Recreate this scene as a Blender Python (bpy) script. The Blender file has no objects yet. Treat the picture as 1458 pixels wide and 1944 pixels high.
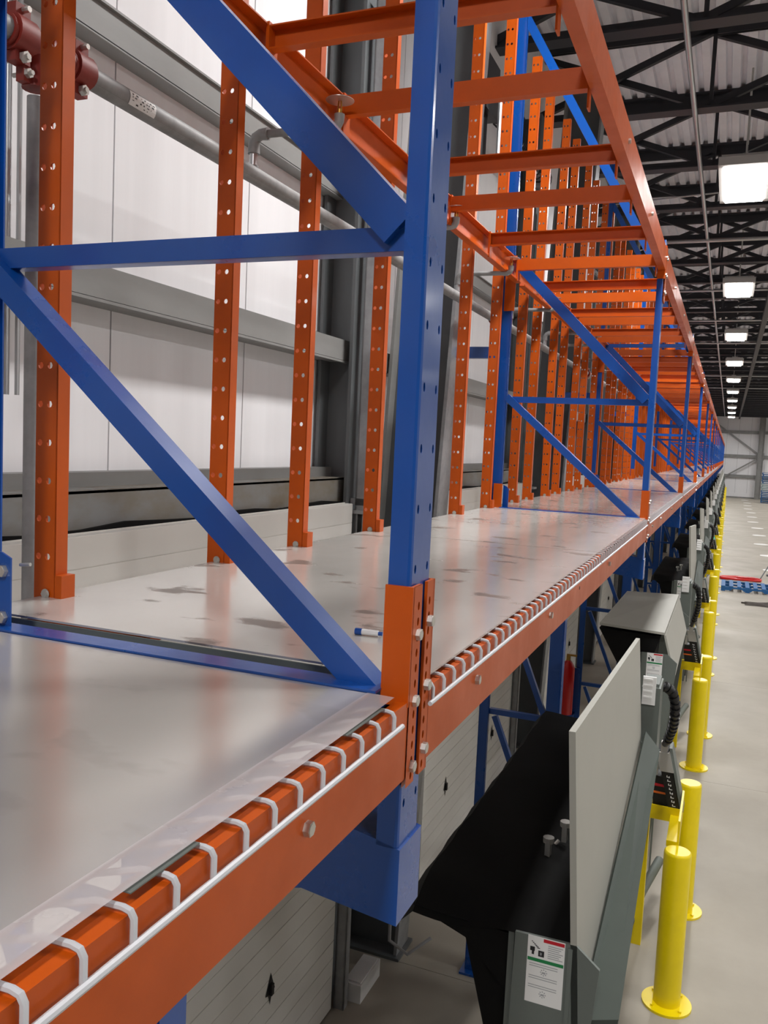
import bpy, math, random
from mathutils import Vector, Matrix
random.seed(7)
scene = bpy.context.scene
COL = scene.collection
ZD = 3.13            # height of the rack deck above the floor; all z below are relative to the deck
ZF = -ZD             # floor level relative to the deck

# ------------------------------------------------------------------ camera
YAW, PITCH, ROLL = 0.38335, -0.0821, -0.046434
cam_data = bpy.data.cameras.new('camera')
cam = bpy.data.objects.new('camera', cam_data)
COL.objects.link(cam)
cy, sy, cp, sp = math.cos(YAW), math.sin(YAW), math.cos(PITCH), math.sin(PITCH)
R0 = Vector((cy, sy, 0)); F0 = Vector((-sy * cp, cy * cp, sp)); U0 = R0.cross(F0)
cr, sr = math.cos(ROLL), math.sin(ROLL)
RR = R0 * cr - U0 * sr
UU = R0 * sr + U0 * cr
m = Matrix((RR, UU, -F0)).transposed().to_4x4()
m.translation = Vector((0.4351, 0.0, 0.3989 + ZD))
cam.matrix_world = m
cam_data.sensor_fit = 'VERTICAL'
cam_data.sensor_height = 24.0
cam_data.lens = 1605.6 / 1944 * 24.0
cam_data.clip_start = 0.02
cam_data.clip_end = 300
scene.camera = cam

# ------------------------------------------------------------------ world, exposure
world = bpy.data.worlds.new('world'); scene.world = world
world.use_nodes = True
world.node_tree.nodes['Background'].inputs[0].default_value = (0.6, 0.65, 0.7, 1)
world.node_tree.nodes['Background'].inputs[1].default_value = 0.02
vs = scene.view_settings
vs.view_transform = 'Standard'
vs.look = 'None'
vs.exposure = 0.0
vs.gamma = 1.0
vs.use_curve_mapping = False
LAMP_POWER = 165.0      # every high-bay fixture of the hall
LENS_GLOW = 14.0

# ------------------------------------------------------------------ materials
MATS = {}
def srgb(r, g, b):
    def f(c):
        c /= 255.0
        return c / 12.92 if c <= 0.04045 else ((c + 0.055) / 1.055) ** 2.4
    return (f(r), f(g), f(b), 1)

def mat(name, col, rough=0.5, metal=0.0, var=0.0, vscale=4.0, stretch=(1, 1, 1), bump=0.0, bscale=60.0,
        col2=None, rvar=0.0, spec=0.5, coat=0.0, alpha=1.0, emit=None):
    m_ = bpy.data.materials.new(name); m_.use_nodes = True
    nt = m_.node_tree; b = nt.nodes['Principled BSDF']
    b.inputs['Base Color'].default_value = col
    b.inputs['Roughness'].default_value = rough
    b.inputs['Metallic'].default_value = metal
    b.inputs['Specular IOR Level'].default_value = spec
    b.inputs['Coat Weight'].default_value = coat
    b.inputs['Coat Roughness'].default_value = 0.12
    b.inputs['Alpha'].default_value = alpha
    if emit:
        b.inputs['Emission Color'].default_value = emit[0]
        b.inputs['Emission Strength'].default_value = emit[1]
    tc = nt.nodes.new('ShaderNodeTexCoord')
    if var > 0 or rvar > 0:
        mp = nt.nodes.new('ShaderNodeMapping'); mp.inputs['Scale'].default_value = stretch
        nt.links.new(tc.outputs['Object'], mp.inputs[0])
        nz = nt.nodes.new('ShaderNodeTexNoise')
        nz.inputs['Scale'].default_value = vscale; nz.inputs['Detail'].default_value = 6
        nz.inputs['Roughness'].default_value = 0.6
        nt.links.new(mp.outputs[0], nz.inputs['Vector'])
        ramp = nt.nodes.new('ShaderNodeValToRGB')
        ramp.color_ramp.elements[0].position = 0.35; ramp.color_ramp.elements[1].position = 0.68
        c2 = col2 if col2 else tuple(c * (1 - var) for c in col[:3]) + (1,)
        ramp.color_ramp.elements[0].color = c2; ramp.color_ramp.elements[1].color = col
        nt.links.new(nz.outputs['Fac'], ramp.inputs[0])
        if var > 0: nt.links.new(ramp.outputs[0], b.inputs['Base Color'])
        if rvar > 0:
            mr = nt.nodes.new('ShaderNodeMapRange')
            mr.inputs['From Min'].default_value = 0.35; mr.inputs['From Max'].default_value = 0.68
            mr.inputs['To Min'].default_value = rough + rvar; mr.inputs['To Max'].default_value = rough
            nt.links.new(nz.outputs['Fac'], mr.inputs[0]); nt.links.new(mr.outputs[0], b.inputs['Roughness'])
    if bump > 0:
        n2 = nt.nodes.new('ShaderNodeTexNoise'); n2.inputs['Scale'].default_value = bscale
        nt.links.new(tc.outputs['Object'], n2.inputs['Vector'])
        bp = nt.nodes.new('ShaderNodeBump'); bp.inputs['Strength'].default_value = bump; bp.inputs['Distance'].default_value = 0.002
        nt.links.new(n2.outputs['Fac'], bp.inputs['Height']); nt.links.new(bp.outputs[0], b.inputs['Normal'])
    MATS[name] = m_
    return m_

mat('blue_paint', srgb(8, 76, 160), 0.24, var=0.12, vscale=5, bump=0.12, bscale=30, rvar=0.14, spec=0.4, coat=0.4)
mat('orange_paint', srgb(198, 83, 4), 0.36, var=0.14, vscale=6, bump=0.05, bscale=40, rvar=0.12, spec=0.3, coat=0.06)
mat('galvanised_steel', srgb(168, 170, 172), 0.42, metal=0.55, var=0.22, vscale=9, rvar=0.15)
mat('bolt_zinc', srgb(200, 198, 192), 0.35, metal=0.7)
mat('wire_grey', srgb(196, 198, 202), 0.45)
mat('wall_white', srgb(233, 232, 234), 0.55, var=0.04, vscale=14, stretch=(1, 1, 0.04))
mat('wall_joint', srgb(120, 120, 120), 0.8)
mat('door_white', srgb(228, 226, 220), 0.5, var=0.05, vscale=3)
mat('girt_grey', srgb(138, 138, 136), 0.55, var=0.16, vscale=5, stretch=(1, 0.3, 1))
mat('rusty_grey', srgb(140, 142, 142), 0.6, var=0.4, vscale=5, stretch=(1, 0.5, 1), col2=srgb(122, 112, 94))
mat('column_grey', srgb(100, 104, 106), 0.5, var=0.15, vscale=3)
mat('leveler_grey', srgb(104, 111, 106), 0.5, var=0.08, vscale=4)
mat('leveler_shaded', srgb(66, 74, 68), 0.55, var=0.1, vscale=4)  # leveler grey darkened for the shade on the lip flange
mat('leveler_light', srgb(166, 165, 156), 0.5, var=0.05, vscale=3)
mat('black_fabric', srgb(9, 9, 9), 0.85, var=0.3, vscale=10, bump=0.4, bscale=14, spec=0.25)
mat('black_plastic', srgb(20, 20, 22), 0.4)
mat('yellow_paint', srgb(240, 214, 0), 0.32, var=0.08, vscale=5)
mat('red_paint', srgb(138, 40, 28), 0.55, var=0.25, vscale=9)
mat('extinguisher_red', srgb(196, 20, 18), 0.3)
mat('joist_black', srgb(42, 44, 50), 0.55)
mat('roof_deck', srgb(240, 241, 248), 0.5, var=0.08, vscale=3)
mat('pipe_grey', srgb(150, 150, 150), 0.5, metal=0.15, var=0.3, vscale=12, rvar=0.15)
mat('conduit', srgb(186, 188, 190), 0.3, metal=0.75)
mat('sticker_white', srgb(232, 232, 230), 0.5)
mat('print_dark', srgb(30, 30, 32), 0.6)
mat('print_grey', srgb(168, 170, 172), 0.6)
mat('print_red', srgb(190, 24, 40), 0.5)
mat('print_green', srgb(28, 128, 72), 0.5)
mat('print_orange', srgb(226, 110, 40), 0.5)
mat('dark_gap', srgb(30, 30, 30), 0.9)
mat('floor_dot', srgb(250, 250, 248), 0.35)
mat('pallet_blue', srgb(30, 98, 160), 0.55, var=0.2, vscale=6)
mat('pallet_pale', srgb(158, 186, 190), 0.6, var=0.2, vscale=6)
mat('cloth_brown', srgb(66, 58, 52), 0.85, var=0.3, vscale=8)
mat('brass', srgb(170, 130, 60), 0.35, metal=0.8)
mat('lamp_lens', (1, 1, 1, 1), 0.5, emit=((1.0, 0.98, 0.95, 1), LENS_GLOW))
mat('lamp_housing', srgb(190, 190, 188), 0.5)
mat('led_green', srgb(30, 220, 150), 0.4, emit=((0.05, 1.0, 0.5, 1), 2.5))
mat('film', srgb(214, 206, 206), 0.2, alpha=0.62, rvar=0.1, var=0.05, vscale=6)

def deck_material(name, rough, stain, metal):
    m_ = bpy.data.materials.new(name); m_.use_nodes = True
    nt = m_.node_tree; b = nt.nodes['Principled BSDF']; L = nt.links
    b.inputs['Metallic'].default_value = metal; b.inputs['Specular IOR Level'].default_value = 0.6
    tc = nt.nodes.new('ShaderNodeTexCoord')
    def noise(scale, st, detail=5):
        mp = nt.nodes.new('ShaderNodeMapping'); mp.inputs['Scale'].default_value = st
        L.new(tc.outputs['Object'], mp.inputs[0])
        n = nt.nodes.new('ShaderNodeTexNoise'); n.inputs['Scale'].default_value = scale; n.inputs['Detail'].default_value = detail
        L.new(mp.outputs[0], n.inputs['Vector']); return n
    big = noise(1.6, (1, 1, 1)); dirt = noise(5.5, (1, 1.5, 1), 4); fine = noise(30, (1, 0.3, 1))
    r1 = nt.nodes.new('ShaderNodeValToRGB')
    r1.color_ramp.elements[0].position = 0.3; r1.color_ramp.elements[0].color = srgb(205, 201, 194)
    r1.color_ramp.elements[1].position = 0.7; r1.color_ramp.elements[1].color = srgb(222, 218, 211)
    L.new(big.outputs['Fac'], r1.inputs[0])
    r2 = nt.nodes.new('ShaderNodeValToRGB')
    r2.color_ramp.elements[0].position = 0.60; r2.color_ramp.elements[0].color = (0, 0, 0, 1)
    r2.color_ramp.elements[1].position = 0.66; r2.color_ramp.elements[1].color = (1, 1, 1, 1)
    L.new(dirt.outputs['Fac'], r2.inputs[0])
    mul = nt.nodes.new('ShaderNodeMath'); mul.operation = 'MULTIPLY'; mul.inputs[1].default_value = stain
    L.new(r2.outputs[0], mul.inputs[0])
    mx = nt.nodes.new('ShaderNodeMix'); mx.data_type = 'RGBA'
    L.new(mul.outputs[0], mx.inputs[0]); L.new(r1.outputs[0], mx.inputs[6]); mx.inputs[7].default_value = srgb(112, 100, 92)
    L.new(mx.outputs[2], b.inputs['Base Color'])
    mr = nt.nodes.new('ShaderNodeMapRange'); mr.inputs['To Min'].default_value = rough; mr.inputs['To Max'].default_value = rough + 0.06
    L.new(fine.outputs['Fac'], mr.inputs[0])
    ad = nt.nodes.new('ShaderNodeMath'); ad.operation = 'MULTIPLY_ADD'; ad.inputs[1].default_value = 0.25
    L.new(mul.outputs[0], ad.inputs[0]); L.new(mr.outputs[0], ad.inputs[2]); L.new(ad.outputs[0], b.inputs['Roughness'])
    wav = noise(2.2, (1, 1, 1), 2)
    bp = nt.nodes.new('ShaderNodeBump'); bp.inputs['Strength'].default_value = 0.03; bp.inputs['Distance'].default_value = 0.02
    L.new(wav.outputs['Fac'], bp.inputs['Height']); L.new(bp.outputs[0], b.inputs['Normal'])
    MATS[name] = m_
deck_material('deck_steel', 0.15, 0.8, 0.3)
deck_material('deck_steel_filmed', 0.17, 0.12, 0.5)

def concrete():
    m_ = mat('concrete', srgb(166, 159, 146), 0.42, var=0.14, vscale=0.9, rvar=0.15)
    return m_
concrete()

# ------------------------------------------------------------------ mesh helpers
class MB:
    def __init__(s): s.v = []; s.f = []; s.mi = []; s.cur = 0
    def quad(s, a, b, c, d): s.poly([a, b, c, d])
    def poly(s, pts):
        n = len(s.v); s.v += [tuple(p) for p in pts]; s.f.append(tuple(range(n, n + len(pts)))); s.mi.append(s.cur)
    def hexa(s, p):      # 8 corners: bottom 4 (ccw), top 4
        n = len(s.v); s.v += [tuple(q) for q in p]
        for f in ((3, 2, 1, 0), (4, 5, 6, 7), (0, 1, 5, 4), (1, 2, 6, 5), (2, 3, 7, 6), (3, 0, 4, 7)):
            s.f.append(tuple(n + i for i in f)); s.mi.append(s.cur)
        return s
    def box(s, x0, x1, y0, y1, z0, z1):
        return s.hexa([(x0, y0, z0), (x1, y0, z0), (x1, y1, z0), (x0, y1, z0), (x0, y0, z1), (x1, y0, z1), (x1, y1, z1), (x0, y1, z1)])
    def bar(s, p, q, w, h, side=(0, 1, 0)):     # w along side, h along the third axis
        p = Vector(p); q = Vector(q); d = (q - p).normalized(); a = Vector(side); a = (a - d * a.dot(d)).normalized(); b = d.cross(a)
        c = []
        for e in (p, q):
            c += [e - a * w / 2 - b * h / 2, e + a * w / 2 - b * h / 2, e + a * w / 2 + b * h / 2, e - a * w / 2 + b * h / 2]
        return s.hexa(c)
    def prism(s, poly, axis, a, b):              # poly: list of 2d points; axis 'x','y','z' is the extrusion
        def mk(u, v, t): return {'x': (t, u, v), 'y': (u, t, v), 'z': (u, v, t)}[axis]
        n = len(poly); o = len(s.v)
        s.v += [mk(u, v, a) for u, v in poly] + [mk(u, v, b) for u, v in poly]
        s.f.append(tuple(o + i for i in range(n))); s.mi.append(s.cur)
        s.f.append(tuple(o + n + i for i in reversed(range(n)))); s.mi.append(s.cur)
        for i in range(n):
            j = (i + 1) % n; s.f.append((o + i, o + n + i, o + n + j, o + j)); s.mi.append(s.cur)
        return s
    def tube(s, pts, r, n=10, caps=True):
        pts = [Vector(p) for p in pts]; o = len(s.v); up = None
        for i, p in enumerate(pts):
            d = (pts[min(i + 1, len(pts) - 1)] - pts[max(i - 1, 0)]).normalized()
            if up is None:
                up = Vector((0, 0, 1)) if abs(d.z) < 0.9 else Vector((1, 0, 0))
            a = (up - d * up.dot(d)).normalized(); b = d.cross(a); up = a
            rr = r[i] if isinstance(r, (list, tuple)) else r
            s.v += [tuple(p + (a * math.cos(2 * math.pi * k / n) + b * math.sin(2 * math.pi * k / n)) * rr) for k in range(n)]
        for i in range(len(pts) - 1):
            for k in range(n):
                k2 = (k + 1) % n
                s.f.append((o + i * n + k, o + i * n + k2, o + (i + 1) * n + k2, o + (i + 1) * n + k)); s.mi.append(s.cur)
        if caps:
            s.f.append(tuple(o + k for k in reversed(range(n)))); s.mi.append(s.cur)
            s.f.append(tuple(o + (len(pts) - 1) * n + k for k in range(n))); s.mi.append(s.cur)
        return s
    def cyl(s, p, q, r, n=16): return s.tube([p, q], r, n)
    def holed(s, O, U, V, N, us, vs_, ru, rv, t):
        # plate with elliptical holes; us / vs_: list of (a, b, centre or None)
        O = Vector(O); U = Vector(U); V = Vector(V); N = Vector(N)
        P = lambda u, v, w: tuple(O + U * u + V * v - N * w)
        for (ua, ub, uc) in us:
            for (va, vb, vc) in vs_:
                if uc is None or vc is None:
                    s.quad(P(ua, va, 0), P(ub, va, 0), P(ub, vb, 0), P(ua, vb, 0))
                    s.quad(P(ua, vb, t), P(ub, vb, t), P(ub, va, t), P(ua, va, t)); continue
                out = [(ub, vc), (ub, vb), (uc, vb), (ua, vb), (ua, vc), (ua, va), (uc, va), (ub, va)]
                inn = [(uc + ru * math.cos(k * math.pi / 4), vc + rv * math.sin(k * math.pi / 4)) for k in range(8)]
                o = len(s.v)
                s.v += [P(u, v, 0) for u, v in out] + [P(u, v, 0) for u, v in inn] + [P(u, v, t) for u, v in out] + [P(u, v, t) for u, v in inn]
                for k in range(8):
                    j = (k + 1) % 8
                    for f in ((o + k, o + j, o + 8 + j, o + 8 + k), (o + 16 + k, o + 24 + k, o + 24 + j, o + 16 + j), (o + 8 + k, o + 8 + j, o + 24 + j, o + 24 + k)):
                        s.f.append(f); s.mi.append(s.cur)
        return s
    def mesh(s, name, mats, smooth=False):
        me = bpy.data.meshes.new(name); me.from_pydata(s.v, [], s.f)
        if isinstance(mats, str): mats = [mats]
        for x in mats: me.materials.append(MATS[x])
        for p, i in zip(me.polygons, s.mi):
            p.material_index = i
        if smooth:
            for p in me.polygons: p.use_smooth = True
            me.set_sharp_from_angle(angle=math.radians(40))
        me.update()
        return me

CACHE = {}
def shared(key, fn, mats, smooth=False):
    if key not in CACHE:
        mb = MB(); fn(mb); CACHE[key] = mb.mesh(key.split('@')[0], mats, smooth)
    return CACHE[key]
def part(name, me, parent=None, loc=(0, 0, 0), rot=None, label=None):
    o = bpy.data.objects.new(name, me); COL.objects.link(o); o.location = loc
    if rot: o.rotation_euler = rot
    if parent: o.parent = parent
    if label: o['label'] = label
    return o
def tag(o, label, cat, group=None):
    o['label'] = label; o['category'] = cat
    if group: o['group'] = group
    return o
def thing(name, label, cat, loc=(0, 0, 0), group=None, rot=None):       # loc relative to the deck
    o = bpy.data.objects.new(name, None); COL.objects.link(o); o.empty_display_size = 0.1
    o.location = (loc[0], loc[1], loc[2] + ZD)
    if rot: o.rotation_euler = rot
    return tag(o, label, cat, group)
def solo(name, me, label, cat, loc=(0, 0, 0), group=None, rot=None):
    o = part(name, me, None, (loc[0], loc[1], loc[2] + ZD), rot)
    return tag(o, label, cat, group)
def struct(name, me, loc=(0, 0, 0)):
    o = part(name, me, None, (loc[0], loc[1], loc[2] + ZD)); o['kind'] = 'structure'
    return o
ONES = 'zeroth first second third fourth fifth sixth seventh eighth ninth tenth eleventh twelfth thirteenth fourteenth fifteenth sixteenth seventeenth eighteenth nineteenth'.split()
TENS = {2: 'twent', 3: 'thirt', 4: 'fort', 5: 'fift', 6: 'sixt', 7: 'sevent', 8: 'eight', 9: 'ninet'}
def ordn(i):
    if i < 20: return ONES[i]
    if i >= 100: return 'hundredth' if i == 100 else 'hundred-and-' + ordn(i - 100)
    return TENS[i // 10] + 'ieth' if i % 10 == 0 else TENS[i // 10] + 'y-' + ONES[i % 10]

# ------------------------------------------------------------------ sizes
D1, BAY, NF = 1.2, 4.107, 20         # first frame, frame spacing, frames from the camera to the far wall
YFAR = 83.0
DOCK, ND = 4.5, 18
XW = -1.88                            # inner face of the left wall
ROOF = 5.06
XR, YN = 19.0, -16.0                   # right wall and near wall of the hall

# ================================================================== setting
def floor_():
    fl = struct('floor', shared('floor', lambda b: b.box(XW - .3, XR + .3, YN - .3, YFAR + .3, ZF - .3, ZF - .012), 'dark_gap'))
    xs = [XW, -0.35, 4.1, 8.6, 13.1, XR]
    y = YN; i = 0
    ys = [YN, -12.9, -8.4, -3.9, 0.6, 5.2]
    while ys[-1] < YFAR - 5: ys.append(ys[-1] + 4.5)
    ys.append(YFAR)
    for a, b in zip(xs, xs[1:]):
        for c, d in zip(ys, ys[1:]):
            mb = MB().box(a + .002, b - .002, c + .002, d - .002, ZF - .03, ZF)
            part('slab', mb.mesh('slab', 'concrete'), fl)
floor_()

def wall_left():
    w = struct('wall_left', shared('wall_left', lambda b: b.box(XW - .3, XW - .06, YN - .3, YFAR + .3, ZF, ROOF), 'wall_joint'))
    def pan(b):
        b.box(XW - .06, XW, .004, .996, ZF, ROOF)
    me = shared('panel', pan, 'wall_white')
    y = 2.744 - 19
    while y < YFAR:
        part('panel', me, w, (0, y, 0)); y += 1.0
wall_left()

def girt_run(name, label, loc, prof_fn, mats):
    solo(name, shared(name + label[:9], prof_fn, mats), label, 'steel rail', loc, 'wall rails')
girt_run('wall_girt', 'top grey steel rail along the white wall above the pipe', (0, 0, 0),
         lambda b: b.box(-1.81, -1.795, YN + .1, YFAR - .1, 1.826, 1.945).box(XW, -1.795, YN + .1, YFAR - .1, 1.820, 1.830).box(XW, -1.78, YN + .1, YFAR - .1, 1.938, 1.947), 'girt_grey')
girt_run('wall_girt', 'middle grey steel rail along the white wall behind the posts', (0, 0, 0),
         lambda b: b.box(-1.715, -1.70, YN + .1, YFAR - .1, .885, .985).box(XW, -1.715, YN + .1, YFAR - .1, .97, .985).box(XW, -1.70, YN + .1, YFAR - .1, .868, .885).box(-1.72, -1.70, YN + .1, YFAR - .1, .855, .866), 'girt_grey')
girt_run('wall_girt', 'lowest stained steel rail just above the dock doors', (0, 0, 0),
         lambda b: b.box(-1.73, -1.70, YN + .1, YFAR - .1, .035, .175).box(XW, -1.70, YN + .1, YFAR - .1, .165, .18), 'rusty_grey')
girt_run('wall_girt', 'flat grey sill strip on the wall above the stained rail', (0, 0, 0),
         lambda b: b.box(XW, -1.80, YN + .1, YFAR - .1, .18, .235), 'girt_grey')

def ceiling():
    mb = MB(); x = XW - .3; prof = []
    while x < XR + .3:
        prof += [(x, ROOF), (x + .09, ROOF), (x + .105, ROOF + .055), (x + .15, ROOF + .055), (x + .165, ROOF)]
        x += .165
    up = [(u, v + .01) for u, v in prof]
    o = 0
    for (a, b) in ((prof[i], prof[i + 1]) for i in range(len(prof) - 1)):
        mb.quad((a[0], YN, a[1]), (a[0], YFAR, a[1]), (b[0], YFAR, b[1]), (b[0], YN, b[1]))
    mb.box(XW - .3, XR + .3, YN, YFAR, ROOF + .07, ROOF + .12)
    struct('ceiling', mb.mesh('ceiling', 'roof_deck'))
ceiling()

def far_wall():
    w = struct('wall_far', shared('wall_far', lambda b: b.box(XW - .3, XR + .3, YFAR + .06, YFAR + .3, ZF, ROOF), 'wall_joint'))
    me = shared('panel@far', lambda b: b.box(.006, .994, 0, .06, ZF, ROOF), 'wall_white')
    for k in range(21): part('panel', me, w, (XW + k, YFAR, 0))
    part('base_channel', shared('base_channel', lambda b: b.box(XW, XR, YFAR - .03, YFAR, ZF, ZF + .45), 'wall_white'), w)
    part('floor_angle', shared('floor_angle', lambda b: b.box(XW, XR, YFAR - .06, YFAR, ZF, ZF + .12), 'girt_grey'), w)
    for z in (2.8, .65, -1.15):
        t = solo('end_wall_girt', shared('end_girt', lambda b: b.box(XW, XR, -.22, 0, -.13, .13), 'girt_grey'),
                 {2.8: 'highest', .65: 'middle', -1.15: 'lowest'}[z] + ' grey rail across the white end wall', 'steel rail', (0, YFAR, z), 'end wall rails')
    solo('end_wall_brace', shared('eb1', lambda b: b.bar((-1.6, -.3, 4.05), (2.75, -.3, .92), .1, .14), 'girt_grey'), 'upper grey diagonal brace on the white end wall', 'brace', (0, YFAR, 0), 'end wall braces')
    solo('end_wall_brace', shared('eb2', lambda b: b.bar((-.3, -.3, -1.55), (2.8, -.3, .5), .1, .12), 'girt_grey'), 'lower grey diagonal brace on the white end wall', 'brace', (0, YFAR, 0), 'end wall braces')
    solo('end_wall_column', shared('ec', lambda b: b.box(2.75, 2.79, -.5, -.25, ZF, ROOF).box(3.2, 3.24, -.5, -.25, ZF, ROOF).box(2.79, 3.2, -.39, -.36, ZF, ROOF).box(2.7, 3.3, -.24, -.22, .35, 1.0), 'girt_grey'), 'grey steel column with gusset at the white end wall', 'column', (0, YFAR, 0))
far_wall()
struct('wall_right', shared('wall_right', lambda b: b.box(XR, XR + .3, YN - .3, YFAR + .3, ZF, ROOF), 'wall_white'))
struct('wall_near', shared('wall_near', lambda b: b.box(XW - .3, XR + .3, YN - .3, YN, ZF, ROOF), 'wall_white'))

# ------------------------------------------------------------------ roof joists
def joists():
    def chord(z, h):
        return lambda b: b.box(XW, XR, -.09, -.01, z - .02, z).box(XW, XR, .01, .09, z - .02, z).box(XW, XR, -.025, -.01, z - h, z).box(XW, XR, .01, .025, z - h, z)
    top = shared('top_chord', lambda b: b.box(XW, XR, -.11, -.01, ROOF - .025, ROOF - .002).box(XW, XR, .01, .11, ROOF - .025, ROOF - .002).box(XW, XR, -.03, -.01, ROOF - .15, ROOF - .02).box(XW, XR, .01, .03, ROOF - .15, ROOF - .02), 'joist_black')
    bot = shared('bottom_chord', lambda b: b.box(XW, XR, -.09, .09, ROOF - .93, ROOF - .91).box(XW, XR, -.025, .025, ROOF - .91, ROOF - .83), 'joist_black')
    d1 = shared('web_a', lambda b: b.bar((-1.0, 0, -.39), (1.0, 0, .39), .06, .07), 'joist_black')
    d2 = shared('web_b', lambda b: b.bar((-1.0, .07, .39), (1.0, .07, -.39), .06, .07), 'joist_black')
    vt = shared('web_post', lambda b: b.box(-.02, .02, -.03, .03, -.39, .40), 'joist_black')
    sec = shared('roof_joist_rest', lambda b: None, 'joist_black') if False else None
    n = 0; y = 10.02 - 1.95 * 13
    while y < YFAR - .5:
        n += 1
        t = thing('roof_joist', 'black open-web roof joist, %s from the near end of the hall' % ordn(n), 'roof joist', (0, y, 0), 'roof joists')
        part('top_chord', top, t); part('bottom_chord', bot, t)
        for k in range(10):
            xc = -1.03 + 2.0 * k
            part('web_brace', d1, t, (xc, 0, ROOF - .49)); part('web_brace', d2, t, (xc, 0, ROOF - .49))
            part('web_post', vt, t, (xc + 1.0, 0, ROOF - .49))
        y += 1.95
    # long members running down the hall
    solo('roof_conduit', shared('roof_conduit', lambda b: b.cyl((0, YN + .1, 0), (0, YFAR - .2, 0), .028, 10), 'conduit', True), 'thin silver conduit hung under the roof joists along the rack', 'conduit', (-.18, 0, 4.09))
    solo('roof_tie_beam', shared('roof_tie', lambda b: b.box(-.06, .06, YN + .1, YFAR - .2, -.16, .0), 'joist_black'), 'black beam running along the hall above the lamps', 'roof beam', (1.02, 0, 4.12), 'roof tie beams')
    for i, yy in enumerate((15.6, 20.2, 24.6, 29.4, 35.0, 41.0, 48.0)):
        solo('cross_conduit', shared('cross_conduit', lambda b: b.cyl((-1.8, 0, 0), (9, 0, 0), .022, 8), 'conduit', True), 'thin silver pipe across the hall under the joists, %s from the camera' % ordn(i + 1), 'conduit', (0, yy, 4.05), 'cross pipes under the roof')
    solo('sway_wire', shared('sway_wire', lambda b: b.cyl((-1.5, 0, -.05), (4.5, .6, .45), .012, 6), 'conduit'), 'slanting grey wire below the roof joists near the first lamp', 'wire', (0, 13.1, 4.1))
joists()

# ------------------------------------------------------------------ high-bay lamps
def lamps():
    def housing(b):
        b.box(-.27, .27, -.78, .78, .05, .13).box(-.30, .30, -.81, -.74, .0, .1).box(-.30, .30, .74, .81, .0, .1).box(-.30, -.25, -.78, .78, .0, .1).box(.25, .30, -.78, .78, .0, .1)
    def lens(b):
        b.hexa([(-.23, -.7, -.03), (.23, -.7, -.03), (.23, .7, -.03), (-.23, .7, -.03), (-.25, -.74, .05), (.25, -.74, .05), (.25, .74, .05), (-.25, .74, .05)])
    h = shared('lamp_housing', housing, 'lamp_housing'); l = shared('lamp_lens', lens, 'lamp_lens')
    br = shared('hanger', lambda b: b.cyl((0, -.5, .12), (0, -.5, ROOF - 3.852), .012, 6).cyl((0, .5, .12), (0, .5, ROOF - 3.852), .012, 6), 'lamp_housing')
    jb = shared('driver_box', lambda b: b.box(-.09, .09, -.2, .2, .13, .22), 'lamp_housing')
    ld = bpy.data.lights.new('lamp_light', 'AREA'); ld.shape = 'RECTANGLE'; ld.size = .46; ld.size_y = 1.4
    ld.energy = LAMP_POWER; ld.color = (1.0, .985, .975); ld.spread = math.radians(170)
    for r, (x, nm) in enumerate(((.36, 'above the rack front'), (7.2, 'over the open floor'), (14.0, 'added unseen by the right wall'))):  # last row lies out of view, added for more light in the hall
        n = 0; y = 11.82 - 7.25 * 2  # first lamp of each row is unseen, added to light camera-facing sides
        while y < YFAR - 2:
            n += 1
            t = thing('high_bay_lamp', 'bright white high-bay lamp %s, %s from the near end' % (nm, ordn(n)), 'ceiling lamp', (x, y, 3.85), 'high-bay lamps')
            part('housing', h, t); part('lens', l, t); part('hanger', br, t); part('driver_box', jb, t)
            o = bpy.data.objects.new('lamp_light', ld); COL.objects.link(o); o.parent = t; o.location = (0, 0, -.04)
            y += 7.25
lamps()

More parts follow.
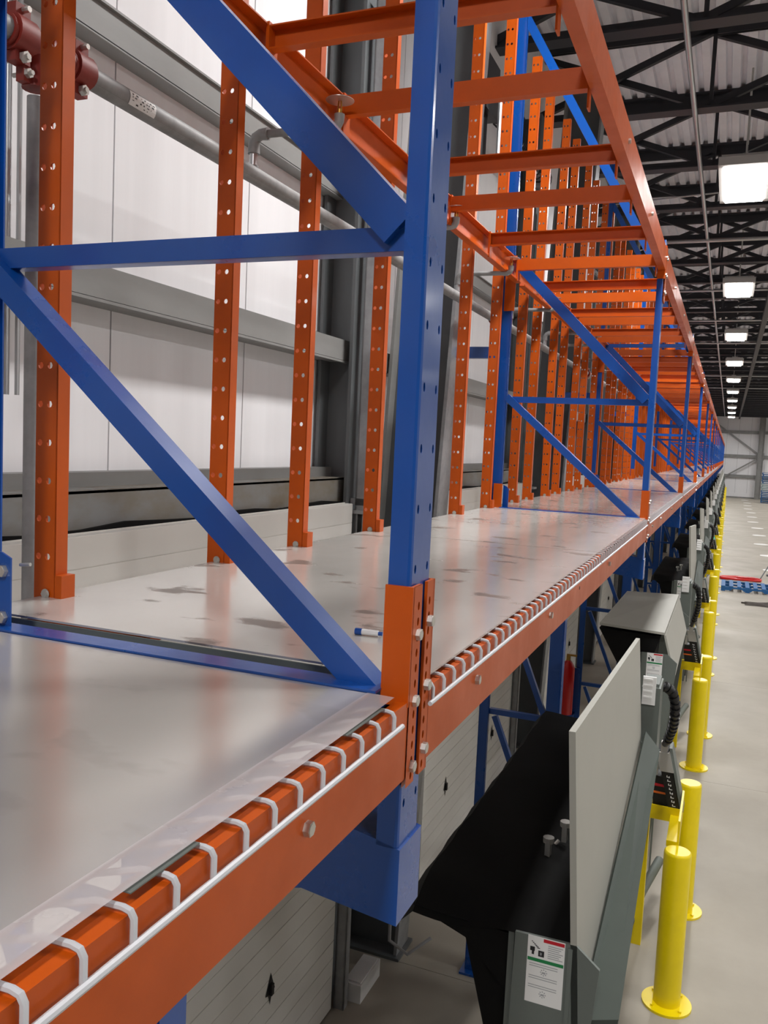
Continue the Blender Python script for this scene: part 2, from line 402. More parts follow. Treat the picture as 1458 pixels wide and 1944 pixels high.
# ================================================================== dock doors, columns
def docks():
    # sectional door: width 2.9 m ending at Y = 4.55, face X = -1.6
    def section(b): [b.box(-.045, -.003, .003, 2.897, .002, .448)] + [b.box(-.003, 0, .003, 2.897, .003 + .1115 * j, .111 + .1115 * j) for j in range(4)]
    sec = shared('section', section, 'door_white')
    def hnd(b):
        b.poly([(.003, 0, .09), (.003, .03, .02), (.003, .05, -.02), (.003, .02, -.03), (.003, 0, -.09), (.003, -.02, -.03), (.003, -.05, -.02), (.003, -.03, .02)])
        b.box(.002, .02, -.012, .012, -.03, .03)
    hm = shared('handle', hnd, 'black_plastic')
    trk = shared('door_track', lambda b: b.box(-.02, .01, 0, .012, ZF, 2.9).box(.01, .05, 0, .012, ZF, 2.9).box(.04, .05, 0, .06, ZF, 2.9).box(-.02, -.01, 0, .06, ZF, 2.9), 'galvanised_steel')
    jam = shared('jamb_column', lambda b: b.box(-1.86, -1.84, 0, .25, ZF, 3.9).box(-1.66, -1.64, 0, .25, ZF, 3.9).box(-1.84, -1.66, .115, .135, ZF, 3.9), 'column_grey')
    def rigid_web(b):
        b.prism([(-1.83, ZF), (-1.45, ZF), (-1.13, 4.6), (-1.51, 4.6)], 'y', -.012, .012)
    def flange(x):
        def f(b):
            x1 = x + .32
            b.hexa([(x, -.11, ZF), (x + .022, -.11, ZF), (x + .022, .11, ZF), (x, .11, ZF), (x1, -.11, 4.6), (x1 + .022, -.11, 4.6), (x1 + .022, .11, 4.6), (x1, .11, 4.6)])
        return f
    web = shared('web', rigid_web, 'column_grey'); fi = shared('flange@i', flange(-1.45), 'galvanised_steel'); fo = shared('flange@o', flange(-1.85), 'girt_grey')  # flanges in lighter materials than the web, for the light they catch
    bp = shared('base_plate@rc', lambda b: b.box(-1.88 + .02, -1.40, -.14, .14, ZF, ZF + .02), 'column_grey')
    shaft = shared('torsion_shaft', lambda b: b.cyl((0, 0, 0), (0, 2.9, 0), .018, 8), 'galvanised_steel', True)
    coil_pts = [(math.cos(a * .7) * .06, a * .0115, math.sin(a * .7) * .06) for a in range(0, 75)]
    coil = shared('spring', lambda b: b.tube(coil_pts, .009, 5), 'black_plastic', True)
    drum = shared('cable_drum', lambda b: b.cyl((0, 0, 0), (0, .08, 0), .1, 14).cyl((0, .08, 0), (0, .1, 0), .12, 14), 'pipe_grey', True)
    opr = shared('operator', lambda b: b.box(-.1, .14, .1, .42, -.32, .06).cyl((.02, .26, -.62), (.02, .26, -.3), .085, 12), 'black_plastic')
    opl = shared('operator_tube', lambda b: b.cyl((.19, .3, -.6), (.19, .3, -.1), .02, 8), 'conduit', True)
    for k in range(ND):
        y0 = 4.55 + DOCK * k
        if y0 > YFAR - 1: break
        n = ordn(k + 1)
        dr = part('door_%d' % (k + 1), shared('door_core', lambda b: b.box(-.05, -.046, 0, 2.9, ZF, .035), 'door_white'), None, (-1.6, y0 - 2.9, ZD)); dr['kind'] = 'structure'
        for i in range(7):
            s = part('section', sec, dr, (0, 0, ZF + .012 + .45 * i))
            if i == 1:
                part('handle', hm, s, (0, 2.1, .17)); part('handle', hm, s, (0, .58, .17))
        solo('door_seal', shared('door_seal', lambda b: [b.hexa([(-1.69, 2.9 * j / 12, .0), (-1.66, 2.9 * j / 12, .0), (-1.66, 2.9 * (j + 1) / 12, .0), (-1.69, 2.9 * (j + 1) / 12, .0), (-1.69, 2.9 * j / 12, .044 + .010 * math.sin(j * 1.9)), (-1.67, 2.9 * j / 12, .044 + .010 * math.sin(j * 1.9)), (-1.67, 2.9 * (j + 1) / 12, .044 + .010 * math.sin((j + 1) * 1.9)), (-1.69, 2.9 * (j + 1) / 12, .044 + .010 * math.sin((j + 1) * 1.9))]) for j in range(12)], 'black_fabric'), 'black rubber seal strip above the %s dock door' % n, 'door seal', (0, y0 - 2.9, 0), 'door seals')
        t = thing('door_track', 'galvanised vertical door track, %s dock from the camera' % n, 'door track', (-1.58, y0 + .03, 0), 'door tracks')
        part('rail', trk, t)
        part('bracket', shared('track_bracket', lambda b: b.box(-.06, .09, -.02, .12, -.03, -.01).box(.0, .03, .0, .1, -.16, -.03).box(-.05, .06, 0, .03, .02, .06), 'galvanised_steel'), t, (0, 0, 0))
        part('roller', shared('track_roller', lambda b: b.cyl((.02, .02, -.08), (.02, .09, -.08), .018, 8), 'bolt_zinc'), t)
        solo('jamb_column', jam, 'dark grey straight wall column beside the %s dock door' % n, 'column', (0, y0 - .01, 0), 'door jamb columns')
        t = thing('rigid_frame_column', 'leaning grey building column past the %s dock door' % n, 'column', (0, y0 + .78, 0), 'leaning building columns')
        part('web', web, t); part('flange', fi, t); part('flange', fo, t); part('base_plate', bp, t)
        t = thing('door_spring_shaft', 'coil spring shaft high above the %s dock door' % n, 'door spring', (-1.6, y0 - 2.9, 3.2), 'door spring shafts')
        part('shaft', shaft, t)
        for j in range(3): part('spring', coil, t, (0, .35 + .88 * j, 0))
        part('drum', drum, t, (0, .1, 0)); part('drum', drum, t, (0, 2.75, 0))
        if k < 4:
            t = thing('door_operator', 'black motor operator by the wall above the %s dock' % n, 'door motor', (-1.5, y0 + 1.4, 3.15), 'door operators')
            part('motor', opr, t); part('tube', opl, t)
docks()
def door_cord():
    pts = [(-1.45, 5.1, -2.3), (-1.44, 5.1, -2.7), (-1.42, 5.05, -2.9), (-1.3, 5.08, -2.98), (-1.18, 5.2, -2.9)]
    solo('hanging_cable', shared('hanging_cable', lambda b: b.tube(pts, .012, 6), 'print_grey', True), 'grey cable looping beside the leaning column base', 'cable')
    solo('junction_box', shared('floor_box', lambda b: b.box(-1.58, -1.46, 4.68, 5.0, ZF, ZF + .12).box(-1.57, -1.47, 4.70, 4.98, ZF + .12, ZF + .128), 'sticker_white'), 'white low box on the floor by the door track', 'box')
door_cord()

# ================================================================== rack frames
def rng_cells(a, b, first, pitch, half=None):
    out = []; c = first; half = half or pitch / 2
    if first - half > a: out.append((a, first - half, None))
    while c + half <= b + 1e-6:
        out.append((c - half, c + half, c)); c += pitch
    e = out[-1][1]
    if e < b: out.append((e, b, None))
    return out
PW, PF = .0913, .0365        # post web, flange
def front_post(holed):
    def f(b):
        z0, z1, t = -.235, 1.66, .005; r = .006
        if holed:
            b.holed((0, r, 0), (0, 1, 0), (0, 0, 1), (1, 0, 0), [(0, .0397, .0125), (.0397, PW - 2 * r, .0675)], rng_cells(z0, z1, .299 - 5 * .093, .093), .0045, .0075, t)
        else:
            b.box(-t, 0, r, PW - r, z0, z1)
        # flanges with rounded corners
        for s in (0, 1):
            y = lambda v: v if s == 0 else PW - v
            p = [(0, y(r)), (-r * .3, y(r * .3)), (-r, y(0)), (-PF, y(0)), (-PF, y(t)), (-t, y(t)), (-t, y(r))]
            b.prism(p if s == 0 else p[::-1], 'z', z0, z1)
    return f
FP = [shared('front_post@h', front_post(True), 'blue_paint'), shared('front_post@p', front_post(False), 'blue_paint')]
def rear_post(b):
    b.box(-.965, -.961, .0, PW, ZF, 3.7).box(-.965, -.902, .0, .004, ZF, 3.7).box(-.965, -.918, PW - .004, PW, ZF, 3.7).box(-.906, -.902, .0, .012, ZF, 3.7)
RP = shared('rear_post', rear_post, 'blue_paint')
def channel_bar(p, q, w, h):
    def f(b):
        b.bar(p, q, w, h)
    return f
HB = shared('horizontal_brace@m', lambda b: b.box(-.904, -.005, .022, .026, .69, .727).box(-.888, -.005, .022, .055, .723, .727).box(-.888, -.005, .022, .055, .69, .694), 'blue_paint')
HB2 = shared('horizontal_brace@t', lambda b: b.box(-.904, -.005, .022, .026, 1.528, 1.566).box(-.888, -.005, .022, .055, 1.562, 1.566).box(-.888, -.005, .022, .055, 1.528, 1.532), 'blue_paint')
HB0 = shared('horizontal_brace@b', lambda b: b.box(-.904, -.037, -.030, .020, .0168, .0205).box(-.904, -.037, .016, .020, -.04, .0168), 'blue_paint')
DG1 = shared('diagonal_brace@l', lambda b: b.bar((-.905, .022, .724), (-.028, .022, -.026), .046, .044), 'blue_paint')
DG2 = shared('diagonal_brace@u', lambda b: b.bar((-.90, .03, 1.575), (-.05, .03, .722), .046, .062), 'blue_paint')
SL = shared('slant_brace', lambda b: b.bar((-.925, .045, 3.06), (-.03, .045, 1.49), .05, .05), 'blue_paint')
def haunch(b):
    b.prism([(-.50, -.135), (-.04, -.225), (0.004, -.2355), (0.004, -.36), (-.165, -.338), (-.50, -.42)], 'y', .0, .10)
HN = shared('haunch', haunch, 'blue_paint')
SC = shared('support_column', lambda b: b.box(-.53, -.45, .0, .10, ZF, -.13).box(-.45, -.445, .01, .09, ZF, -.13), 'blue_paint')
FT = shared('foot_plate', lambda b: b.box(-.075, .075, -.05, .15, 0, .015), 'blue_paint')
LH = shared('lower_tie@h', lambda b: b.box(-.904, -.53, .025, .06, -.018, .018), 'blue_paint')
LD = shared('lower_diagonal', lambda b: b.bar((-.87, .045, -.03), (-.545, .045, -.81), .035, .035), 'blue_paint')
def anchor(b): b.prism([(-.888, .0), (-.797, .0), (-.797, .15), (-.82, .16), (-.888, .16)], 'y', -.004, .0)
AN = shared('tie_plate', anchor, 'blue_paint')
AN2 = shared('tie_plate@s', lambda b: b.prism([(-.905, .0), (-.868, .0), (-.868, .13), (-.88, .15), (-.905, .16)], 'y', .06, .064).box(-.905, -.868, .03, .06, .0, .004), 'blue_paint')
def hexbolt(r, h):
    def f(b):
        b.prism([(r * math.cos(k * math.pi / 3), r * math.sin(k * math.pi / 3)) for k in range(6)], 'x', 0, h)
        b.cyl((h, 0, 0), (h + .0006, 0, 0), r * .8, 12)
    return f
BX = shared('bolt@x', hexbolt(.0095, .008), 'bolt_zinc')
BXL = shared('bolt@xl', lambda b: (hexbolt(.012, .009)(b), b.cyl((-.0015, 0, 0), (0, 0, 0), .015, 14)), 'bolt_zinc')

WT = shared('wall_tie', lambda b: b.box(-1.36, -.965, .02, .07, .968, 1.04), 'blue_paint')
def frames():
    for k in range(-1, NF):
        y = D1 + BAY * k
        lab = ('blue perforated rack frame nearest in view, with diagonal braces and orange foot cover' if k == 0 else
               'blue rack frame out of view behind the camera' if k < 0 else
               'blue braced rack frame, %s along the rack' % ordn(k + 1))
        t = thing('rack_frame', lab, 'rack frame', (0, y, 0), 'blue rack frames')
        part('front_post', FP[0 if k < 3 else 1], t); part('rear_post', RP, t)
        for me in (HB, HB2, HB0): part('horizontal_brace', me, t)
        part('diagonal_brace', DG1, t); part('diagonal_brace', DG2, t); part('slant_brace', SL, t)
        part('haunch', HN, t)
        c = part('support_column', SC, t); part('foot_plate', FT, c, (-.49, 0, ZF)); part('foot_plate', FT, t, (-.915, 0, ZF))
        for z in (-.5, -1.33, -2.18): part('lower_tie', LH, t, (0, 0, z))
        for z in (-.5, -1.33, -2.18): part('lower_diagonal', LD, t, (0, 0, z))
        part('wall_tie', WT, t)
        if k < 3:
            a = part('tie_plate', AN if k < 1 else AN2, t)
            for z in (.125, .037):
                if k < 1: part('bolt', BXL, a, (-.814, -.004, z), (0, 0, -math.pi / 2))
            if k < 1: part('stud', shared('stud', lambda b: b.cyl((-.797, .02, .135), (-.772, .02, .138), .0035, 8), 'bolt_zinc'), a)
frames()

# ------------------------------------------------------------------ beams
def beam_profile(z0, z1):
    # C channel, web outside (+X), with a small ledge behind the top lip
    return [(.002, z0), (.007, z0), (.007, z1), (-.012, z1), (-.012, z1 - .022), (-.055, z1 - .022), (-.055, z1 - .026), (-.016, z1 - .026), (-.016, z1 - .004), (.002, z1 - .004)]
def beam_mesh(key, z0, z1, y0, y1):
    def f(b):
        b.prism(beam_profile(z0, z1)[::-1], 'y', y0, y1)
        b.box(-.034, .002, y0, y1, z0, z0 + .004)
    return shared(key, f, 'orange_paint')
def conn_end(z0, z1):        # connector at the far end of a beam; origin at the frame's near face
    def f(b):
        b.box(-.038, .008, -.007, -.001, z0 + .13, z1)                         # cover in front of the flange
        us = [(0, .036, .022)]
        vs2 = rng_cells(z0, z1, z0 + .014, .0245)
        b.holed((.0085, -.002, 0), (0, 1, 0), (0, 0, 1), (1, 0, 0), us, vs2, .0046, .0072, .0065)
        b.quad((.007, .034, z0), (.002, .034, z0), (.002, .034, z1), (.007, .034, z1))
        b.quad((.007, -.002, z1), (.007, .034, z1), (.002, .034, z1), (.002, -.002, z1))
    return f
def conn_start(z0, z1):      # connector at the near end of a beam; origin at the frame's near face
    def f(b):
        b.box(-.036, .007, PW + .001, PW + .007, z0, z1)
        us = [(0, .034, .013)]
        b.holed((.007, .062, 0), (0, 1, 0), (0, 0, 1), (1, 0, 0), us, rng_cells(z0, z1, z0 + .014, .0245), .0046, .0072, .005)
        b.quad((.002, .062, z0), (.007, .062, z0), (.007, .062, z1), (.002, .062, z1))
        b.quad((.007, .062, z1), (.007, .096, z1), (.002, .096, z1), (.002, .062, z1))
    return f
CE = shared('connector@e', conn_end(-.134, .182), 'orange_paint'); CS = shared('connector@s', conn_start(-.134, .182), 'orange_paint')
CEU = shared('connector@eu', conn_end(1.305, 1.625), 'orange_paint'); CSU = shared('connector@su', conn_start(1.305, 1.625), 'orange_paint')

def beams():
    ymid = (PW + .007, BAY - .004)
    lo = beam_mesh('beam_channel@lo', -.118, .0035, *ymid); up = beam_mesh('beam_channel@up', 1.485, 1.607, *ymid)
    def rear(z0, z1):
        return lambda b: b.box(-.888, -.884, ymid[0], ymid[1], z0, z1).box(-.884, -.85, ymid[0], ymid[1], z1 - .004, z1).box(-.884, -.85, ymid[0], ymid[1], z0, z0 + .004).box(-.853, -.85, ymid[0], ymid[1], z0, z0 + .012)
    rlo = shared('beam_channel@rl', rear(-.12, .0), 'orange_paint'); rup = shared('beam_channel@ru', rear(1.43, 1.555), 'orange_paint')
    rcon = shared('connector@r', lambda b: b.box(-.95, -.884, BAY - .012, BAY - .003, 1.26, 1.60), 'orange_paint')
    rcl = shared('connector@rl', lambda b: b.box(-.95, -.895, BAY - .012, BAY - .003, -.13, .17), 'orange_paint')
    for k in range(-1, NF - 1):
        y = D1 + BAY * k; i = k + 2
        det = k < 4
        nm = 'nearest' if i == 1 else ordn(i)
        t = thing('deck_beam', 'orange front deck beam with bolted end plates, %s along the rack' % nm, 'rack beam', (0, y, 0), 'front deck beams')
        part('channel', lo, t); a = part('connector', CS, t); e = part('connector', CE, t, (0, BAY, 0))
        if det:
            for z in (.105, -.0, -.105):
                part('bolt', BX, a, (.007, .075, z + .012)); part('bolt', BX, e, (.007, .020, z))
            ys = (3.77,) if k == -1 else (.387, 1.126, 2.367)
            for yy in ys: part('bolt', BX, t, (.007, yy, -.057))
            if k >= 0: part('hole_shade', shared('hole_shade', lambda b: b.cyl((0, 0, 0), (.001, 0, 0), .006, 10), 'dark_gap'), t, (.0068, 1.629, -.053))  # dark disc painted for the shade inside an empty bolt hole
        t = thing('top_beam', 'orange upper front beam with bolted end plates, %s along the rack' % nm, 'rack beam', (0, y, 0), 'upper front beams')
        part('channel', up, t); a = part('connector', CSU, t); e = part('connector', CEU, t, (0, BAY, 0))
        if det:
            for z in (1.36, 1.46, 1.56):
                part('bolt', BX, a, (.007, .075, z)); part('bolt', BX, e, (.007, .020, z))
            for yy in (.9, 2.1, 3.1): part('bolt', BX, t, (.007, yy, 1.545))
        t = thing('rear_deck_beam', 'orange rear deck beam under the sheets, %s along the rack' % nm, 'rack beam', (0, y, 0), 'rear deck beams')
        part('channel', rlo, t); part('connector', rcl, t)
        t = thing('rear_top_beam', 'orange upper rear channel beam before the posts, %s along the rack' % nm, 'rack beam', (0, y, 0), 'upper rear beams')
        part('channel', rup, t); part('connector', rcon, t)
beams()

# ------------------------------------------------------------------ slotted orange posts and cross bars
POSTS = [-2.6, -2.1, -1.45, -.95, -.28, .22, .86, 1.465, 2.154, 2.655, 3.327, 3.84, 4.531, 5.185, 5.89, 6.358, 7.037, 7.496, 8.192]
_d = .47
while POSTS[-1] < D1 + BAY * (NF - 1) - .9:
    POSTS.append(POSTS[-1] + _d); _d = .69 if _d == .47 else .47
for _i, _y in enumerate(POSTS):
    for _k in range(NF):
        _f = D1 + BAY * _k
        if _y > 8.3 and _f - .05 < _y < _f + .11: POSTS[_i] = _f - .06
def slotted(holed, zt):
    def f(b):
        W = .0621
        if holed:
            b.holed((-.941 - W, 0, 0), (1, 0, 0), (0, 0, 1), (0, -1, 0), [(0, .025, .012), (.025, W, .038)], rng_cells(.002, zt, .108, .0852), .0072, .0078, .004)
        else:
            b.box(-.941 - W, -.941, 0, .004, .002, zt)
        b.box(-.945, -.941, .0, .036, .002, zt); b.box(-.941 - W, -.941 - W + .004, .004, .036, .002, zt)
    return f
SP = [shared('post@h', slotted(True, 3.06), 'orange_paint'), shared('post@p', slotted(False, 3.06), 'orange_paint')]
FC = shared('foot_clip', lambda b: b.box(-.941, -.922, -.002, .040, .002, .068), 'orange_paint')
PB = shared('bolt@post', lambda b: (b.prism([(.0085 * math.cos(a * math.pi / 3), .0085 * math.sin(a * math.pi / 3)) for a in range(6)], 'y', -.0085, -.003), b.cyl((0, -.004, 0), (0, -.0032, 0), .0115, 12)), 'bolt_zinc')
def posts():
    n = 0; nb = 0
    def cb1(b):      # channel open towards the camera
        b.box(-.85, -.034, .03, .034, 1.487, 1.552).box(-.85, -.034, 0, .03, 1.548, 1.552).box(-.85, -.034, 0, .03, 1.487, 1.491)
    def cb2(b):      # channel with its back to the camera
        b.box(-.85, -.034, 0, .004, 1.487, 1.552).box(-.85, -.034, .004, .034, 1.548, 1.552).box(-.85, -.034, .004, .034, 1.487, 1.491)
    C1 = shared('bar@1', cb1, 'orange_paint'); C2 = shared('bar@2', cb2, 'orange_paint')
    TB = shared('end_tab', lambda b: b.box(-.040, -.034, 0, .036, 1.43, 1.60), 'orange_paint')
    TB2 = shared('end_tab@r', lambda b: b.box(-.856, -.846, -.004, .045, 1.425, 1.56), 'orange_paint')
    for i, y in enumerate(POSTS):
        n += 1
        t = thing('slotted_post', 'orange slotted upright post, %s in the row behind the deck' % ordn(n), 'rack post', (0, y, 0), 'orange slotted posts')
        part('upright', SP[0 if y < 14 else 1], t)
        if y < 20:
            c = part('foot_clip', FC, t)
            part('bolt', PB, c, (-.967, 0, .024))
        if any(abs(y - (D1 + BAY * k + .05)) < .14 and not (abs(y - 5.185) < .01) for k in range(NF)): continue
        nb += 1
        t = thing('cross_bar', 'orange overhead cross bar, %s from the near end of the rack' % ordn(nb), 'cross bar', (0, y, 0), 'overhead cross bars')
        part('bar', C1 if i % 2 == 0 else C2, t); part('end_tab', TB, t); part('end_tab', TB2, t)
posts()

# ------------------------------------------------------------------ deck sheets and wire decks
def decks():
    spans = [(-2.75, -.86, 'f'), (-.858, 1.168, 'f'), (1.292, 3.305, 's'), (3.312, 5.30, 's')]
    k = 1
    while D1 + BAY * (k + 1) < YFAR:
        a = D1 + BAY * k + .10; spans += [(a, a + 2.0, 's'), (a + 2.006, a + BAY - .11, 's')]; k += 1
    for i, (a, b_, kind) in enumerate(spans):
        if kind == 'f':
            x1 = -.047
        else: x1 = -.004
        L = b_ - a
        me = shared('sheet@%.3f%s' % (L, kind), lambda b: b.box(-.985, x1, 0, L, .0125, .0165), 'deck_steel_filmed' if kind == 'f' else 'deck_steel')
        lab = ('filmed steel deck sheet nearest the camera, clear film along its front edge' if i == 1 else
               'filmed steel deck sheet out of view behind the camera' if i == 0 else
               'dull steel deck sheet with scuffs, %s along the shelf' % ordn(i))
        if kind == 'f':
            t = thing('deck_sheet', lab, 'deck sheet', (0, a, 0), 'steel deck sheets')
            part('plate', me, t)
            def fe(b):
                n = 10; rnd = random.Random(3)
                pts = []
                for j in range(n + 1):
                    y = L * j / n
                    pts.append((-.05 + rnd.uniform(-.0015, .0015), -.004 + rnd.uniform(-.001, .001), y))
                for p, q in zip(pts, pts[1:]):
                    b.quad((p[0], p[2], .0172), (p[1], p[2], .0168), (q[1], q[2], .0168), (q[0], q[2], .0172))
            part('film_edge', shared('film_edge%d' % i, fe, 'film'), t, label='clear plastic film strip')
        else:
            solo('deck_sheet', me, lab, 'deck sheet', (0, a, 0), 'steel deck sheets')
    # wire decks: white rods with hooked cross wires over the front beam
    def wire(b):
        b.tube([(-.10, 0, -.016), (-.025, 0, .0078), (-.012, 0, .0085), (.002, 0, .009), (.0095, 0, .0075), (.013, 0, .002), (.013, 0, -.019)], .0033, 7)
    W = shared('wire', wire, 'wire_grey', True)
    wd = [(-1.0, 1.145, True), (1.283, 3.24, True), (3.27, 5.22, False)]
    k = 1
    while k < 9:
        a = D1 + BAY * k; wd += [(a + .09, a + 2.02, False), (a + 2.07, a + 4.02, False)]; k += 1
    for i, (a, b_, det) in enumerate(wd):
        L = b_ - a
        t = thing('wire_deck', 'pale grey wire deck hooked over the front beam, %s along the shelf' % ordn(i + 1), 'wire deck', (0, a, 0), 'wire decks')
        part('front_rod', shared('rod%.3f' % L, lambda b: b.cyl((.0165, -.008, -.019), (.0165, L + .006, -.019), .0038, 8), 'wire_grey', True), t)
        off = .027 if i == 0 else .004
        n = int((L - off) / .0582) + 1
        if det:
            for j in range(n): part('wire', W, t, (0, L - .021 - .0582 * j, 0))
        else:
            def many(b):
                for j in range(n): b.bar((-.02, L - .02 - .0582 * j, .0125), (.013, L - .02 - .0582 * j, .0125), .006, .006); b.bar((.013, L - .02 - .0582 * j, .0145), (.013, L - .02 - .0582 * j, -.019), .006, .006)
            w = part('wires', shared('wires%.3f' % L, many, 'wire_grey'), t); w['kind'] = 'stuff'
    # grey channel below the open joint at the near frame
    solo('deck_support', shared('deck_support', lambda b: b.box(-.93, -.02, 1.286, 1.290, -.09, .011).box(-.93, -.02, 1.21, 1.29, -.094, -.09), 'leveler_grey'), 'dark grey channel in the gap between the first two sheets', 'channel')
    def tapep(b):
        b.box(-.10, -.006, 0, .085, .0005, .0022)
    solo('joint_strip', shared('joint_strip', lambda b: b.box(-.012, -.001, .0, .10, .0128, .0140), 'leveler_grey'), 'dark strip of steel under the near film edge', 'strip', (0, .555, 0))
    solo('joint_strip', shared('joint_strip@2', lambda b: b.box(-.012, -.001, .0, .13, .0128, .0140), 'leveler_grey'), 'dark strip of steel by the nearest upright foot', 'strip', (0, .99, 0))
    t = thing('marker_pen', 'small white and blue tube lying on the deck sheet', 'marker', (-.19, 1.518, .0233))
    part('barrel', shared('barrel', lambda b: b.cyl((-.024, 0, 0), (.012, .003, 0), .0062, 10), 'sticker_white', True), t)
    part('cap', shared('cap', lambda b: b.cyl((-.036, -.001, 0), (-.022, 0, 0), .0068, 10).cyl((.012, .003, 0), (.02, .004, 0), .004, 8), 'blue_paint', True), t)
decks()

# ------------------------------------------------------------------ sprinkler line
def sprinklers():
    PX, PZ, PR = -1.15, 1.293, .0285
    def ring(b):
        b.cyl((0, -.028, 0), (0, .028, 0), .043, 18); b.cyl((0, -.038, 0), (0, -.028, 0), .036, 18); b.cyl((0, .028, 0), (0, .038, 0), .036, 18)
        b.box(-.016, .016, -.022, .022, .038, .064); b.box(-.016, .016, -.022, .022, -.064, -.038)
    RG = shared('ring', ring, 'red_paint', True)
    RB = shared('ring_bolt', lambda b: b.cyl((-.035, 0, .052), (.035, 0, .052), .007, 8).cyl((-.035, 0, -.052), (.035, 0, -.052), .007, 8).cyl((-.03, 0, .052), (-.017, 0, .052), .013, 6).cyl((.017, 0, -.052), (.03, 0, -.052), .013, 6), 'bolt_zinc')
    y = 1.70; n = 0
    edges = [-3.5, 1.545, 1.735] + [1.735 + 4.107 * k for k in range(1, 19)]
    for i, (a, b_) in enumerate(zip(edges, edges[1:])):
        L = b_ - a
        c = thing('pipe_coupling', 'red grooved coupling on the sprinkler pipe, %s joint' % ordn(i + 1), 'pipe coupling', (PX, b_, PZ), 'red pipe couplings')
        part('ring', RG, c); part('bolts', RB, c)
        if i == 1: continue
        t = thing('sprinkler_pipe', 'grey galvanised sprinkler pipe behind the posts, %s length' % ordn(i + 1), 'pipe', (PX, a, PZ), 'sprinkler pipe lengths')
        part('tube', shared('tube%.3f' % L, lambda b: b.cyl((0, 0, 0), (0, L, 0), PR, 16), 'pipe_grey', True), t)
        part('seam', shared('seam%.3f' % L, lambda b: b.box(.018, .0215, 0, L, -.0185, -.0155), 'column_grey'), t)
    # label on the pipe
    def lab(b):
        n = 6
        for j in range(n):
            a0 = -.75 + j * .22; a1 = a0 + .22; r = PR + .0008
            b.quad((math.cos(a0) * r, 0, math.sin(a0) * r), (math.cos(a0) * r, .11, math.sin(a0) * r), (math.cos(a1) * r, .11, math.sin(a1) * r), (math.cos(a1) * r, 0, math.sin(a1) * r))
    t = thing('pipe_label', 'white paper label with scribbled writing on the sprinkler pipe', 'label', (PX, 1.905, PZ))
    part('paper', shared('pipe_label', lab, 'sticker_white'), t)
    def scr(b):
        rnd = random.Random(5); r = PR + .0014
        for row in range(4):
            yy = .008
            while yy < .095:
                w = rnd.uniform(.004, .012); a0 = -.55 + row * .26; a1 = a0 + rnd.uniform(.05, .13)
                if rnd.random() < .75:
                    b.quad((math.cos(a0) * r, yy, math.sin(a0) * r), (math.cos(a0) * r, yy + w, math.sin(a0) * r), (math.cos(a1) * r, yy + w * .8, math.sin(a1) * r), (math.cos(a1) * r, yy + .001, math.sin(a1) * r))
                yy += w + rnd.uniform(.003, .01)
    part('writing', shared('pipe_writing', scr, 'print_dark'), t)
    # drops over the deck
    ys = [2.585, 3.87, 4.95, 6.28, 7.55, 8.4] + [9.75 + 1.33 * k for k in range(8)]
    dx = -.83 - PX
    out = shared('outlet', lambda b: b.cyl((0, 0, PR * .6), (0, 0, .05), .019, 12), 'pipe_grey', True)
    nip = shared('nipple', lambda b: b.cyl((0, 0, .05), (0, 0, .105), .0145, 12), 'conduit', True)
    def elb(b):
        b.tube([(0, 0, .09), (0, 0, .125), (.008, 0, .143), (.025, 0, .152), (.055, 0, .152)], [.021, .019, .019, .019, .021], 12)
    el = shared('elbow', elb, 'pipe_grey', True)
    arm = shared('arm', lambda b: b.cyl((.05, 0, .152), (dx - .03, 0, .150), .0135, 12), 'pipe_grey', True)
    el2 = shared('elbow@2', lambda b: b.tube([(dx - .045, 0, .150), (dx - .02, 0, .150), (dx - .006, 0, .156), (dx, 0, .168), (dx, 0, .19)], [.0165, .016, .016, .016, .0175], 12), 'pipe_grey', True)
    hd = shared('sprinkler_head', lambda b: b.cyl((dx, 0, .19), (dx, 0, .205), .009, 10).cyl((dx - .007, 0, .2), (dx - .004, 0, .232), .0028, 6).cyl((dx + .007, 0, .2), (dx + .004, 0, .232), .0028, 6), 'brass', True)
    sh = shared('shield', lambda b: b.cyl((dx, 0, .233), (dx, 0, .2345), .047, 26), 'bolt_zinc', True)
    for i, y in enumerate(ys):
        t = thing('sprinkler_drop', 'grey sprinkler arm with flat round shield, %s above the deck' % ordn(i + 1), 'sprinkler', (PX, y, PZ - .02), 'sprinkler arms')
        for nm, me in (('outlet', out), ('nipple', nip), ('elbow', el), ('arm', arm), ('elbow', el2), ('head', hd), ('shield', sh)): part(nm, me, t)
    # riser and cross main at the left
    t = thing('riser_pipe', 'grey vertical pipe behind the nearest slotted post', 'pipe', (-1.15, 1.60, 0))
    part('tube', shared('riser', lambda b: b.cyl((0, 0, ZF + .2), (0, 0, 1.175), .019, 14), 'pipe_grey', True), t)
    t = thing('pipe_tee', 'dark red grooved tee with bolts joining riser and sprinkler pipe', 'pipe fitting', (-1.15, 1.64, PZ))
    part('body', shared('tee_body', lambda b: b.cyl((0, -.085, 0), (0, .085, 0), .035, 16).cyl((0, -.04, 0), (0, -.04, -.075), .026, 14), 'red_paint', True), t)
    part('outlet_clamp', shared('tee_clamp', lambda b: b.cyl((0, -.04, -.10), (0, -.04, -.06), .031, 14).box(-.012, .012, -.088, -.065, -.098, -.062).box(-.012, .012, -.015, .008, -.098, -.062), 'red_paint', True), t)
    part('outlet_bolt', shared('tee_bolt', lambda b: b.cyl((-.03, -.078, -.08), (.03, -.078, -.08), .0055, 8).cyl((.012, -.078, -.08), (.022, -.078, -.08), .011, 6), 'bolt_zinc'), t)
    solo('wall_conduit', shared('wall_conduit', lambda b: b.cyl((0, 0, .5), (.0, 0, 2.6), .012, 10).cyl((.03, .02, .5), (.03, .02, 2.6), .008, 8), 'conduit', True), 'shiny vertical conduit pair on the wall at the left edge', 'conduit', (-1.82, 2.16, 0))
